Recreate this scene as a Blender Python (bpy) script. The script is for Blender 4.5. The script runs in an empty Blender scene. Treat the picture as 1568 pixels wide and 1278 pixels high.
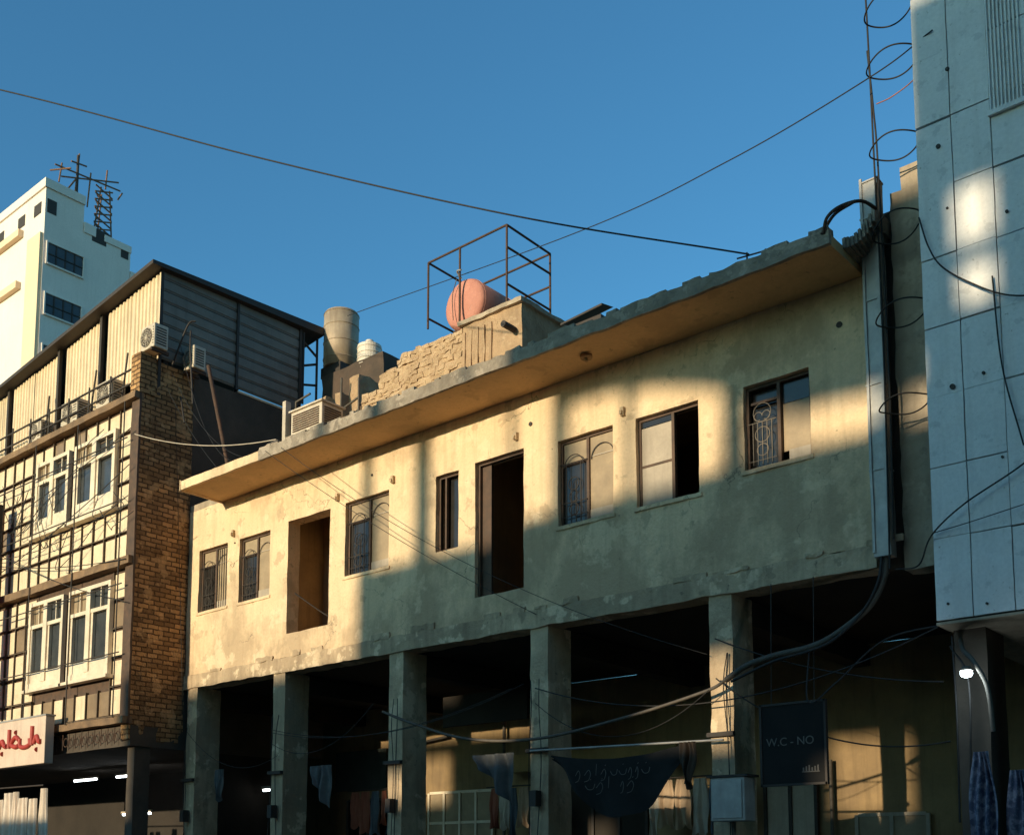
import bpy, math, random
from mathutils import Vector, Matrix, noise
random.seed(7)
sc=bpy.context.scene
COL=sc.collection
R=math.radians
# ------------------------------------------------------------ materials
def nd(nt,t,**k):
    n=nt.nodes.new(t)
    for a,b in k.items(): setattr(n,a,b)
    return n
def warm(c): return (min(.88,c[0]*1.09),c[1]*.965,c[2]*.87)
def M(name,c1,c2=None,scale=2.0,rough=.85,bump=.25,bscale=35,metal=0,streak=0.0,streakcol=(.05,.04,.03),
      spots=None,cracks=0.0,patch=None,brick=None,emit=None,contrast=.18,bdist=.01,grime=0,grimecol=(.2,.19,.17)):
    m=bpy.data.materials.new(name); m.use_nodes=True; nt=m.node_tree; L=nt.links
    b=nt.nodes["Principled BSDF"]
    b.inputs["Roughness"].default_value=rough; b.inputs["Metallic"].default_value=metal
    if emit:
        b.inputs["Base Color"].default_value=(*c1,1)
        b.inputs["Emission Color"].default_value=(*c1,1); b.inputs["Emission Strength"].default_value=emit
        return m
    c2=c2 or tuple(x*.7 for x in c1)
    c1=warm(c1); c2=warm(c2); streakcol=warm(streakcol); grimecol=warm(grimecol)
    if patch: patch=(warm(patch[0]),patch[1],patch[2])
    tc=nd(nt,"ShaderNodeTexCoord"); O=tc.outputs["Object"]
    def noi(s,d=5,vec=None,r=.6):
        n=nd(nt,"ShaderNodeTexNoise"); n.inputs["Scale"].default_value=s; n.inputs["Detail"].default_value=d; n.inputs["Roughness"].default_value=r
        L.new(vec or O,n.inputs["Vector"]); return n.outputs["Fac"]
    def rng(fac,a,bb):
        r=nd(nt,"ShaderNodeMapRange"); r.inputs[1].default_value=a; r.inputs[2].default_value=bb
        L.new(fac,r.inputs[0]); return r.outputs[0]
    def mix(fac,A,B,mode='MIX',k=None):
        x=nd(nt,"ShaderNodeMix",data_type='RGBA',blend_type=mode)
        if k is not None:
            mm=nd(nt,"ShaderNodeMath",operation='MULTIPLY'); L.new(fac,mm.inputs[0]); mm.inputs[1].default_value=k; fac=mm.outputs[0]
        L.new(fac,x.inputs[0])
        for i,q in ((6,A),(7,B)):
            if isinstance(q,tuple): x.inputs[i].default_value=(*q,1)
            else: L.new(q,x.inputs[i])
        return x.outputs[2]
    col=mix(rng(noi(scale),.5-contrast,.5+contrast),c1,c2)
    hgt=None
    if brick:
        w,h,mort,mc,cc=brick
        sx=nd(nt,"ShaderNodeSeparateXYZ"); L.new(O,sx.inputs[0])
        ad=nd(nt,"ShaderNodeMath",operation='ADD'); L.new(sx.outputs[0],ad.inputs[0]); L.new(sx.outputs[1],ad.inputs[1])
        cb=nd(nt,"ShaderNodeCombineXYZ"); L.new(ad.outputs[0],cb.inputs[0]); L.new(sx.outputs[2],cb.inputs[1])
        nv=nd(nt,"ShaderNodeTexNoise"); nv.inputs["Scale"].default_value=9; L.new(O,nv.inputs["Vector"])
        va=nd(nt,"ShaderNodeVectorMath",operation='MULTIPLY_ADD'); L.new(nv.outputs["Color"],va.inputs[0]); va.inputs[1].default_value=(.03,.03,0); L.new(cb.outputs[0],va.inputs[2])
        br=nd(nt,"ShaderNodeTexBrick"); br.inputs["Scale"].default_value=1; br.inputs["Brick Width"].default_value=w; br.inputs["Row Height"].default_value=h
        br.inputs["Mortar Size"].default_value=mort; br.inputs["Color1"].default_value=(1,1,1,1); br.inputs["Color2"].default_value=(.34,.32,.30,1); br.inputs["Mortar"].default_value=(*mc,1)
        L.new(va.outputs[0],br.inputs["Vector"])
        o=mix(rng(noi(1.3),0,.01),col,br.outputs["Color"],'MULTIPLY'); col=o; hgt=br.outputs["Fac"]
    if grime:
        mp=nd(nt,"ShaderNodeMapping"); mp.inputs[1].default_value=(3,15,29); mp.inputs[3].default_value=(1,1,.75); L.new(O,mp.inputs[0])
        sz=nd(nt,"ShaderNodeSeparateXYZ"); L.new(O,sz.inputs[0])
        zr=rng(sz.outputs[2],6.6,4.9)      # heavier near the base
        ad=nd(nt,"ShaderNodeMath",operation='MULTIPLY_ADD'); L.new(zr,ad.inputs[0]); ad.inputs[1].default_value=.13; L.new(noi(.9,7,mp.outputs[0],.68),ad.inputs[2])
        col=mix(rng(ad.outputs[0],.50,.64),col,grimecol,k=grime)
    if patch:
        col=mix(rng(noi(patch[1],6),.56,.60),col,patch[0],k=patch[2])
        mp=nd(nt,"ShaderNodeMapping"); mp.inputs[1].default_value=(13,5,9); L.new(O,mp.inputs[0])
        col=mix(rng(noi(patch[1]*2.3,6,mp.outputs[0]),.60,.64),col,tuple(x*.5 for x in c1),k=patch[2])
    if streak:
        mp=nd(nt,"ShaderNodeMapping"); mp.inputs[3].default_value=(5,5,.45); L.new(O,mp.inputs[0])
        col=mix(rng(noi(1.6,6,mp.outputs[0]),.50,.76),col,streakcol,k=streak)
    if spots:
        col=mix(rng(noi(spots[1],4),.66,.72),col,spots[0],k=.7)
    if cracks:
        nv=nd(nt,"ShaderNodeTexNoise"); nv.inputs["Scale"].default_value=2.5; nv.inputs["Detail"].default_value=5; L.new(O,nv.inputs["Vector"])
        va=nd(nt,"ShaderNodeVectorMath",operation='MULTIPLY_ADD'); L.new(nv.outputs["Color"],va.inputs[0]); va.inputs[1].default_value=(.7,.7,.7); L.new(O,va.inputs[2])
        vo=nd(nt,"ShaderNodeTexVoronoi",feature='DISTANCE_TO_EDGE'); vo.inputs["Scale"].default_value=.75; L.new(va.outputs[0],vo.inputs["Vector"])
        r=rng(vo.outputs["Distance"],.006,.0); mm=nd(nt,"ShaderNodeMath",operation='MULTIPLY'); L.new(r,mm.inputs[0]); L.new(rng(noi(.9,3),.48,.6),mm.inputs[1])
        col=mix(mm.outputs[0],col,(.05,.045,.035),k=cracks)
    col=mix(rng(noi(28,4),.35,.75),col,tuple(x*.6 for x in c1),k=.35)
    L.new(col,b.inputs["Base Color"])
    bp=nd(nt,"ShaderNodeBump"); bp.inputs["Strength"].default_value=bump; bp.inputs["Distance"].default_value=bdist
    h=noi(bscale,5)
    if hgt:
        mm=nd(nt,"ShaderNodeMath",operation='SUBTRACT'); L.new(h,mm.inputs[0]); L.new(hgt,mm.inputs[1]); h=mm.outputs[0]
    L.new(h,bp.inputs["Height"]); L.new(bp.outputs[0],b.inputs["Normal"])
    return m
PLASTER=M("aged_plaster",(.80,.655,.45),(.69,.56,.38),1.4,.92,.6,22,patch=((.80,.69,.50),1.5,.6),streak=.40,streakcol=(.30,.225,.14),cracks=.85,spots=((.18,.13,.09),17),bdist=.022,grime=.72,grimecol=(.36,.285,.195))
BEAM=M("beam_plaster",(.66,.55,.39),(.47,.39,.275),1.8,.92,.7,20,patch=((.74,.64,.47),2.2,.85),streak=.55,streakcol=(.16,.12,.085),spots=((.12,.09,.07),12),bdist=.025,grime=.55,grimecol=(.23,.18,.125))
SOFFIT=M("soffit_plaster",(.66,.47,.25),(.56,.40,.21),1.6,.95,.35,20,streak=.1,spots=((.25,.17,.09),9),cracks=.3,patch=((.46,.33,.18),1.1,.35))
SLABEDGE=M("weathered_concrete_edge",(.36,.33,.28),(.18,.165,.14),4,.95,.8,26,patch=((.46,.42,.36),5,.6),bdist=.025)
CONC=M("concrete",(.44,.39,.31),(.29,.255,.20),2.2,.95,.5,24,streak=.3,patch=((.50,.45,.36),3,.5))
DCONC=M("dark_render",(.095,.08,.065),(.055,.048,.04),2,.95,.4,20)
INNER=M("arcade_inner_plaster",(.36,.27,.145),(.20,.15,.09),1.4,.95,.3,20,streak=.5)
INNERD=M("arcade_shade_dark",(.036,.031,.026),(.021,.018,.015),1.4,.95,.3,20)  # shade of the deep interior put into a near-black base colour
BRICK=M("old_brick",(.66,.41,.19),(.36,.215,.10),2.0,.95,1,26,brick=(.21,.085,.012,(.10,.08,.06),0),patch=((.74,.50,.26),3,.45),bdist=.04)
RENDERB=M("block_render",(.46,.34,.22),(.31,.23,.15),3,.95,.7,18,streak=.35,streakcol=(.14,.10,.07),patch=((.52,.41,.28),4,.5),bdist=.03)
STONE=M("rubble_masonry",(.56,.43,.28),(.38,.28,.18),5,.95,1,20,patch=((.62,.50,.35),3,.6),bdist=.04)
WHITEP=M("cream_panel",(.80,.71,.53),(.64,.56,.41),2.2,.6,.2,20,streak=.4,streakcol=(.30,.24,.16),patch=((.66,.56,.38),3,.35))
WHITEF=M("white_window_paint",(.80,.75,.62),(.62,.57,.46),4,.5,.1,30,streak=.2)
CORR=M("cream_corrugated_sheet",(.78,.69,.51),(.62,.54,.39),2,.5,.1,20,streak=.4,streakcol=(.36,.25,.14))
CORRG=M("grey_corrugated_sheet",(.22,.215,.195),(.145,.14,.125),2,.6,.1,20,streak=.3)
TILE=M("white_stone_cladding",(.82,.87,.92),(.70,.745,.79),2.2,.6,.3,26,streak=.28,streakcol=(.38,.36,.34),spots=((.36,.30,.24),22),contrast=.25,patch=((.76,.80,.84),3,.35))
JOINT=M("dark_joint",(.15,.145,.14),(.08,.08,.075),6,.9,.2)
TOWER=M("white_tower_render",(.80,.77,.74),(.72,.69,.66),.6,.85,.1,6,streak=.15,streakcol=(.45,.38,.31))
OCHRE=M("cream_tower_render",(.80,.66,.47),(.74,.60,.43),.6,.85,.1,6)
IRON=M("dark_iron",(.032,.028,.025),(.045,.034,.028),9,.7,.2,40)
RUST=M("rusty_steel",(.10,.055,.035),(.045,.032,.026),7,.85,.4,40)
WOODF=M("brown_window_frame",(.11,.065,.04),(.055,.038,.027),8,.7,.2,40)
GALV=M("galvanised_sheet",(.44,.46,.47),(.29,.31,.32),5,.5,.2,30,metal=.3,streak=.35,streakcol=(.2,.17,.14))
BLACK=M("black_cable_rubber",(.014,.013,.013),(.025,.024,.023),10,.7,.1)
GCABLE=M("grey_conduit",(.11,.10,.085),(.065,.06,.052),10,.7,.1)
TANKG=M("grey_tank_metal",(.46,.39,.29),(.30,.25,.19),3,.6,.1,20,metal=.1,streak=.5,streakcol=(.14,.09,.06))
TANKR=M("faded_salmon_tank_paint",(.56,.27,.215),(.47,.21,.165),5,.8,.2,25,streak=.3,streakcol=(.25,.12,.09),spots=((.55,.40,.32),14))
TANKW=M("white_tank_plastic",(.7,.68,.62),(.6,.58,.53),3,.5)
GLASS=M("dark_window_glass",(.02,.021,.022),(.04,.038,.036),3,.18,.03,5)
BGLASS=M("bluish_window_glass",(.035,.045,.055),(.07,.08,.09),2,.2,.03,5)
DUSTY=M("dusty_pane",(.38,.31,.205),(.24,.195,.13),3,.6,.1,20)
GREYP=M("grey_board_panel",(.44,.40,.33),(.34,.31,.255),3,.6,.1,20,streak=.3)
ACW=M("white_ac_casing",(.62,.58,.50),(.46,.43,.36),4,.5,.1,30,streak=.4,streakcol=(.2,.15,.1))
REDS=M("red_sign_paint",(.42,.05,.035),(.3,.035,.03),4,.6,.05)
SIGNW=M("white_sign_board",(.66,.57,.49),(.56,.47,.40),3,.6,.05,streak=.25)
BLACKS=M("black_sign_board",(.008,.008,.008),(.014,.013,.012),4,.95,.05)
LETTER=M("faded_white_letters",(.17,.17,.165),(.11,.11,.105),5,.8,.05)
FABB=M("black_banner_fabric",(.010,.010,.010),(.016,.016,.016),5,.95,.3,60)
FABW=M("white_cloth",(.74,.70,.64),(.6,.57,.52),4,.9,.2,60)
FABBL=M("blue_patterned_cloth",(.24,.27,.38),(.06,.08,.16),14,.9,.2,60,contrast=.06)
FABG=M("grey_tarpaulin",(.11,.12,.13),(.055,.062,.068),6,.8,.3,40)
ASPH=M("asphalt",(.060,.056,.052),(.042,.04,.038),1,.95,.5,60)
PAVE=M("paving",(.28,.24,.19),(.18,.155,.125),2,.95,.4,40,brick=(.4,.4,.012,(.3,.3,.3),0))
DIRT=M("dusty_ground",(.26,.20,.125),(.17,.13,.085),.2,.95,.4,10)
PAINT=M("road_marking_paint",(.6,.6,.58),(.35,.35,.34),3,.8,.1)
OPP=M("opposite_concrete",(.36,.28,.19),(.25,.195,.135),.8,.95,.3,15)
TUBE=M("fluorescent_tube_glow",(.85,.95,1.0),emit=9)
LED=M("led_lamp_glow",(.80,.95,1.0),emit=30)
# ------------------------------------------------------------ builders
def E(name,loc=(0,0,0)):
    e=bpy.data.objects.new(name,None); e.location=loc; e.empty_display_size=.3; COL.objects.link(e); return e
def par(ob,p):
    if p:
        ob.parent=p; ob.matrix_parent_inverse=Matrix.Translation(-Vector(p.location))
class B:
    def __init__(s): s.d={}; s.v=[]; s.f=[]
    def V(s,c):
        k=(round(c[0],4),round(c[1],4),round(c[2],4))
        if k not in s.d: s.d[k]=len(s.v); s.v.append(Vector(c))
        return s.d[k]
    def q(s,*c):
        ids=[s.V(x) for x in c]
        if len(set(ids))>=3: s.f.append(ids)
    def box(s,x0,x1,y0,y1,z0,z1,step=None):
        def br(a,b):
            n=1 if not step else max(1,int(round((b-a)/step)))
            return [a+(b-a)*i/n for i in range(n+1)]
        X,Y,Z=br(x0,x1),br(y0,y1),br(z0,z1)
        for i in range(len(X)-1):
            for k in range(len(Z)-1):
                a,b,c,d=X[i],X[i+1],Z[k],Z[k+1]
                s.q((a,y0,c),(b,y0,c),(b,y0,d),(a,y0,d)); s.q((b,y1,c),(a,y1,c),(a,y1,d),(b,y1,d))
        for j in range(len(Y)-1):
            for k in range(len(Z)-1):
                a,b,c,d=Y[j],Y[j+1],Z[k],Z[k+1]
                s.q((x1,a,c),(x1,b,c),(x1,b,d),(x1,a,d)); s.q((x0,b,c),(x0,a,c),(x0,a,d),(x0,b,d))
            for i in range(len(X)-1):
                a,b,c,d=X[i],X[i+1],Y[j],Y[j+1]
                s.q((a,c,z1),(b,c,z1),(b,d,z1),(a,d,z1)); s.q((a,d,z0),(b,d,z0),(b,c,z0),(a,c,z0))
        return s
    def wall(s,x0,x1,z0,z1,y0,y1,holes,step=.15):
        def brk(a,b,c):
            p=sorted(set([a,b]+[round(t,4) for t in c if a<t<b])); o=[]
            for i in range(len(p)-1):
                n=max(1,int(round((p[i+1]-p[i])/step)))
                o+= [p[i]+(p[i+1]-p[i])*j/n for j in range(n)]
            return o+[b]
        X=brk(x0,x1,[h[0] for h in holes]+[h[1] for h in holes]); Z=brk(z0,z1,[h[2] for h in holes]+[h[3] for h in holes])
        def solid(i,k):
            if i<0 or k<0 or i>=len(X)-1 or k>=len(Z)-1: return False
            cx,cz=(X[i]+X[i+1])/2,(Z[k]+Z[k+1])/2
            return not any(h[0]<cx<h[1] and h[2]<cz<h[3] for h in holes)
        for i in range(len(X)-1):
            for k in range(len(Z)-1):
                if not solid(i,k): continue
                a,b,c,d=X[i],X[i+1],Z[k],Z[k+1]
                s.q((a,y0,c),(b,y0,c),(b,y0,d),(a,y0,d)); s.q((b,y1,c),(a,y1,c),(a,y1,d),(b,y1,d))
                if not solid(i+1,k): s.q((b,y0,c),(b,y1,c),(b,y1,d),(b,y0,d))
                if not solid(i-1,k): s.q((a,y1,c),(a,y0,c),(a,y0,d),(a,y1,d))
                if not solid(i,k+1): s.q((a,y0,d),(b,y0,d),(b,y1,d),(a,y1,d))
                if not solid(i,k-1): s.q((a,y1,c),(b,y1,c),(b,y0,c),(a,y0,c))
        return s
    def cyl(s,c,r,h,axis='z',n=28,r2=None,dome=0):
        r2=r if r2 is None else r2
        def pt(a,rr,t):
            u,w=rr*math.cos(a),rr*math.sin(a)
            return {'z':(c[0]+u,c[1]+w,c[2]+t),'y':(c[0]+u,c[1]+t,c[2]+w),'x':(c[0]+t,c[1]+u,c[2]+w)}[axis]
        prof=[(r,0),(r2,h)]
        if dome:
            prof=[(r*math.sin(q*math.pi/12),-dome*math.cos(q*math.pi/12)) for q in range(1,6)]+prof+[(r2*math.sin(q*math.pi/12),h+dome*math.cos(q*math.pi/12)) for q in range(5,0,-1)]
        for j in range(len(prof)-1):
            for i in range(n):
                a,b=2*math.pi*i/n,2*math.pi*(i+1)/n
                s.q(pt(a,*prof[j]),pt(b,*prof[j]),pt(b,*prof[j+1]),pt(a,*prof[j+1]))
        s.f.append([s.V(pt(2*math.pi*i/n,*prof[0])) for i in range(n)][::-1])
        s.f.append([s.V(pt(2*math.pi*i/n,*prof[-1])) for i in range(n)])
        return s
    def make(s,name,p,mat,amp=0,freq=2.3,smooth=False,bevel=0):
        me=bpy.data.meshes.new(name); vs=s.v
        if amp: vs=[v+noise.noise_vector(v*freq)*amp+noise.noise_vector(v*freq*4)*amp*.5 for v in vs]
        me.from_pydata([tuple(v) for v in vs],[],s.f); me.update()
        ob=bpy.data.objects.new(name,me); COL.objects.link(ob)
        if mat: me.materials.append(mat)
        if smooth:
            me.polygons.foreach_set("use_smooth",[len(pp.vertices)<8 for pp in me.polygons])
        if bevel:
            md=ob.modifiers.new("bev",'BEVEL'); md.width=bevel; md.segments=2; md.limit_method='ANGLE'
        par(ob,p); return ob
def catmull(P,n=10):
    if len(P)<3: return [Vector(p) for p in P]
    P=[Vector(p) for p in P]; Q=[P[0]*2-P[1]]+P+[P[-1]*2-P[-2]]; o=[]
    for i in range(1,len(Q)-2):
        for j in range(n):
            t=j/n; a,b,c,d=Q[i-1:i+3]
            o.append(.5*((2*b)+(c-a)*t+(2*a-5*b+4*c-d)*t*t+(3*b-a-3*c+d)*t**3))
    o.append(P[-1]); return o
def curves(name,p,mat,polys,r=.01,smooth=True,n=10):
    cu=bpy.data.curves.new(name,'CURVE'); cu.dimensions='3D'; cu.bevel_depth=r; cu.bevel_resolution=2; cu.use_fill_caps=True
    for P in polys:
        pts=catmull(P,n) if smooth else [Vector(q) for q in P]
        sp=cu.splines.new('POLY'); sp.points.add(len(pts)-1)
        for i,q in enumerate(pts): sp.points[i].co=(*q,1)
    cu.materials.append(mat)
    ob=bpy.data.objects.new(name,cu); COL.objects.link(ob); par(ob,p); return ob
def sagline(a,b,sag,n=12):
    a,b=Vector(a),Vector(b)
    return [a.lerp(b,i/n)-Vector((0,0,sag*4*(i/n)*(1-i/n))) for i in range(n+1)]
def circ(cx,y,cz,r,a0=0,a1=360,n=16,ax='y'):
    o=[]
    for i in range(n+1):
        a=R(a0+(a1-a0)*i/n)
        o.append((cx+r*math.cos(a),y,cz+r*math.sin(a)))
    return o
def text(name,p,body,mat,loc,size,ext=.006,align='CENTER'):
    t=bpy.data.curves.new(name,'FONT'); t.body=body; t.size=size; t.extrude=ext; t.align_x=align; t.materials.append(mat)
    ob=bpy.data.objects.new(name,t); ob.rotation_euler=(math.pi/2,0,0); ob.location=loc; COL.objects.link(ob); par(ob,p); return ob
# ------------------------------------------------------------ ground
B().box(-600,600,-600,600,-.3,0).make("ground",None,DIRT)
g=B(); g.q((-200,-17,.004),(200,-17,.004),(200,-2.6,.004),(-200,-2.6,.004)); g.make("road",None,ASPH)
B().box(-200,200,-2.6,4.0,-.1,.13).make("pavement",None,PAVE)
B().box(-200,200,-19.5,-17,-.1,.13).make("pavement",None,PAVE)
g=B()
for i in range(-30,30): g.q((i*4,-9.86,.008),(i*4+2,-9.86,.008),(i*4+2,-9.74,.008),(i*4,-9.74,.008))
g.make("road_markings",None,PAINT)
# ------------------------------------------------------------ main arcade building
A=E("arcade_building",(1,0,0))
openings=[(-5.0,-4.15,6.03,7.15),(-3.82,-2.97,6.03,7.14),(-2.5,-1.46,5.32,7.18),(-1.10,-.12,6.02,7.19),(.855,1.30,6.04,7.16),
 (1.615,2.495,5.26,7.18),(3.075,3.955,5.97,7.12),(4.30,5.19,5.96,7.10),(5.785,6.60,6.08,7.08)]
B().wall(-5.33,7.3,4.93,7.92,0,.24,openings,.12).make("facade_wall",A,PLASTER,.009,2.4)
bb=B()
bb.box(-5.33,7.3,-.022,.3,4.69,4.93,.11)
bb.make("edge_beam",A,BEAM,.02,3.1)
random.seed(21)
fl=B(); x=-5.2
while x<7.2:
    w=random.uniform(.1,.5); h=random.uniform(.02,.10)
    if random.random()<.6: fl.box(x,x+w,-.026,.0,4.92,4.93+h,.08)
    x+=w+random.uniform(.02,.3)
fl.make("flaked_render",A,BEAM,.022,7)
sl=B(); 
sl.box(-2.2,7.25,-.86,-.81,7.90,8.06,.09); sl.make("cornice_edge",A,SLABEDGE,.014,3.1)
sl=B(); sl.box(-4.33,-2.2,-.86,-.81,7.90,8.05,.09); sl.make("cornice_edge_lit_tone",A,PLASTER,.010,3.1)  # sunlit look of the left end put into a paler colour
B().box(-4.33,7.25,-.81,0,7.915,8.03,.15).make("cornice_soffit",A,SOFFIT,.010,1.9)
B().box(-5.33,7.3,0.0,7.5,7.92,8.04,.5).make("roof_deck",A,CONC,.006)
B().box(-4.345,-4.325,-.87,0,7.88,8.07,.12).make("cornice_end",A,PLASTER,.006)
pb=B()
x=-2.2
while x<7.1:
    w=random.uniform(.08,.5); h=random.uniform(.0,.05)+.012
    pb.box(x,x+w,-.85,-.70,8.05,8.06+h,.08); x+=w+random.uniform(0,.25)
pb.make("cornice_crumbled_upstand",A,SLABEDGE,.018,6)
ss=B()
for (a,b,c,d) in openings:
    if b-a>.6 and c>5.5: ss.box(a-.03,b+.03,-.02,.1,c-.05,c-.002,.1)
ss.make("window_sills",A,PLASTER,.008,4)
cs=B()
for a in (-5.24,-2.80,-.08,2.60,5.28): cs.box(a,a+.29,.01,.50,.13,4.70,.15)
cs.make("arcade_columns",A,BEAM,.011,2.4)
cb=B()
for a in (-5.22,-2.78,-.06,2.62,5.30): cb.box(a,a+.25,.5,4.0,4.40,4.70,.3)
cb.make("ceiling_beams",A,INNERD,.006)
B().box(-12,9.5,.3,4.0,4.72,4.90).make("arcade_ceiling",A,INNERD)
B().box(-7.4,8.0,4.0,4.2,.13,4.72,.4).make("arcade_back_wall",A,INNER,.008)
B().box(-5.33,7.3,3.0,3.15,4.93,7.92).make("room_back_wall",A,INNER)
B().box(-5.33,7.3,.24,3.0,4.90,4.95).make("room_floor",A,INNER)
pr=B()
for a in (-5.33,-2.72,-1.36,.5,1.42,2.7,5.5,7.2): pr.box(a,a+.1,.24,3.0,4.95,7.92)
pr.make("room_partitions",A,INNER)
NICHE=M("niche_render",(.42,.29,.16),(.19,.135,.08),1.6,.95,.5,16,streak=.5,streakcol=(.08,.06,.04))
B().box(-2.62,-1.26,.85,.95,4.95,7.9,.2).make("niche_back_wall",A,NICHE,.02)
q=B(); q.cyl((3.86,-.42,7.87),.075,.04); q.cyl((3.86,-.42,7.83),.022,.05); q.make("soffit_lamp_rose",A,NICHE,smooth=True)
q=B()
for (x,z,r) in ((6.97,7.45,.035),(2.62,7.48,.03),(-3.95,7.1,.015),(-.5,7.5,.02)): q.cyl((x,-.012,z),r,.02,'y',12)
q.make("wall_holes",A,IRON)
q=B()
for (x,z) in ((4.10,7.22),(2.35,7.35),(-.05,7.30),(-4.0,7.25),(-1.3,7.3)): q.box(x,x+.05,-.05,0,z-.04,z+.07); q.box(x+.01,x+.04,-.08,-.045,z-.03,z+.02)
q.make("wall_bracket_lamps",A,BEAM,.008,9)
def window(i,o,style):
    a,b,c,d=o; y0,y1=.07,.12; w=b-a; h=d-c; P=A
    f=B(); t=.035
    f.box(a,a+t,y0,y1,c,d); f.box(b-t,b,y0,y1,c,d); f.box(a+t,b-t,y0,y1,d-t,d)
    if style!='door': f.box(a+t,b-t,y0,y1,c,c+t)
    m=(a+b)/2
    g=[]; yg=.045
    if style in('grille','grille2'):
        f.box(m-.02,m+.02,y0-.004,y1+.004,c+t,d-t)
        tz=c+h*.72
        f.box(a+t,m-.02,y0+.004,y1-.004,tz-.015,tz+.015)
        ll,rr=a+t,m-.02; mm=(ll+rr)/2; rad=(rr-ll)/2*.8
        n=5
        for k in range(1,n): x=ll+(m-.02-a-t)*k/n; g.append([(x,yg,c+.03),(x,yg,tz-.25 if k in(2,3) else tz)])
        g.append(circ(mm,yg,tz-.05,rad,0,180)); g.append(circ(mm,yg,tz-.28,rad*.55)); g.append(circ(mm,yg,tz-.45,rad*.45,90,330)); g.append(circ(mm,yg,tz-.62,rad*.5))
        for zz in (c+.12,c+.3): g.append([(ll,yg,zz),(m,yg,zz)])
        if style=='grille2':
            for k in range(1,6): x=m+(b-t-m)*k/6; g.append([(x,yg,c+.03),(x,yg,d-.05)])
        g.append([(a,yg,tz),(m,yg,tz)])
        curves("window_grille",P,IRON,g,.0065,False)
        pg=B(); pg.box(a+t,m-.02,.095,.1,c+t,tz-.015); pg.make("window_glass",P,GLASS)
        pg=B(); pg.box(a+t,m-.02,.095,.1,tz+.015,d-t); pg.box(m+.02,b-t,.095,.1,c+t+.12,d-t); pg.make("window_dusty_pane",P,DUSTY)
        f2=B(); f2.box(m+.06,b-.06,.085,.094,d-.30,d-.285); f2.box(m+.02,b-t,.085,.094,c+t,c+t+.12); f2.make("window_casement_bars",P,GREYP)
        curves("window_arch",P,IRON,[circ((m+b)/2,.08,d-.33,(b-m)/2*.8,0,180)],.006,False)
    elif style=='narrow':
        f.box(a+.12,a+.15,y0,y1,c+t,d-t)
        pg=B(); pg.box(a+.15,b-t,.15,.155,c+t,d-t); pg.make("window_glass",P,GLASS)
    elif style=='panel':
        f.box(m+.03,m+.07,y0-.004,y1+.004,c+t,d-t)
        q=B(); q.box(a+t,m+.03,.085,.1,c+t,d-.12); q.make("window_grey_panel",P,GREYP)
        q=B(); q.box(a+t,m+.03,.085,.1,d-.11,d-t); q.make("window_glass",P,GLASS)
        q=B(); q.box(a+t,m+.03,.078,.084,c+h*.45,c+h*.45+.03); q.make("panel_rail",P,WOODF)
    elif style=='door':
        q=B(); q.box(a+t,a+.2,.12,.16,c,d-t); q.make("door_leaf_edge",P,WOODF)
        q=B(); q.box(b-.045,b-.035,.3,1.1,c,d-.1); q.make("door_leaf_open",P,WOODF)
    elif style=='mixed':
        f.box(m-.02,m+.02,y0-.004,y1+.004,c+t,d-t); f.box(a+.06,m-.02,y0,y1,c+h*.78,c+h*.78+.03)
        ll,rr=a+t,m-.02; mm=(ll+rr)/2
        for k in range(1,6): x=ll+(rr-ll)*k/6; g.append([(x,yg,c+.05),(x,yg,c+h*.55)])
        g+= [circ(mm,yg,c+h*.66,.11),circ(mm-.05,yg,c+h*.62,.05,0,300),circ(mm+.05,yg,c+h*.62,.05,-120,180),circ(mm,yg,c+h*.4,.09),circ(mm,yg,c+h*.22,.07)]
        g.append([(ll,yg,c+.1),(rr,yg,c+.1)]); g.append([(ll,yg,c+h*.55),(rr,yg,c+h*.55)])
        curves("window_grille",P,M("pale_iron",(.22,.2,.17)),g,.0055,False)
        q=B(); q.box(m+.02,b-t,.13,.14,c+.16,d-t); q.make("window_brown_shutter",P,DUSTY)
        q=B(); q.box(m+.1,b-t,.1,.12,c+t,c+.16); q.make("window_lower_board",P,GREYP)
        q=B(); q.box(m+.02,b-t,.12,.128,c+h*.72,d-t); q.make("window_glass",P,GLASS)
        q=B(); q.box(a+t,m-.02,.16,.165,c+t,d-t); q.make("window_glass_left",P,GLASS)
    f.make("window_frame",P,WOODF,.003,6)
for i,(o,s) in enumerate(zip(openings,['grille2','grille',None,'grille','narrow','door','grille','panel','mixed'])):
    if s: window(i,o,s)
curves("niche_rail",A,IRON,[[(-2.45,.12,6.0),(-2.0,.5,5.6),(-1.5,.7,5.4)]],.012)
q=B(); q.cyl((-1.75,.8,6.75),.13,.05,'y',20); q.make("niche_round_vent",A,WOODF)
q=B()
q.box(7.56,8.07,.05,.3,4.62,8.75,.12)
q.box(7.68,8.07,.06,.29,8.75,9.0,.08); q.box(7.86,8.07,.06,.29,9.0,9.12,.08)
q.make("end_wall",A,CONC,.02,3.5)
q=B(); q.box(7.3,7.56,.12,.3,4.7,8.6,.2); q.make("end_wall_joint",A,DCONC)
q=B()
for i in range(9):
    t=i/9; q.box(7.25+t*.28,7.25+(i+1)/9*.28,-.5+t*.2,.3,8.0+.35*t*t,8.12+.42*t*t,.1)
q.make("broken_slab_end",A,SLABEDGE,.02,5)
curves("bent_rebar",A,RUST,[[(7.2,-.86,8.02),(7.26,-.9,8.15),(7.36,-.8,8.28),(7.5,-.6,8.38),(7.58,-.4,8.36)],[(7.18,-.86,8.02),(7.3,-.8,8.22),(7.48,-.7,8.34)]],.018)
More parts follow.
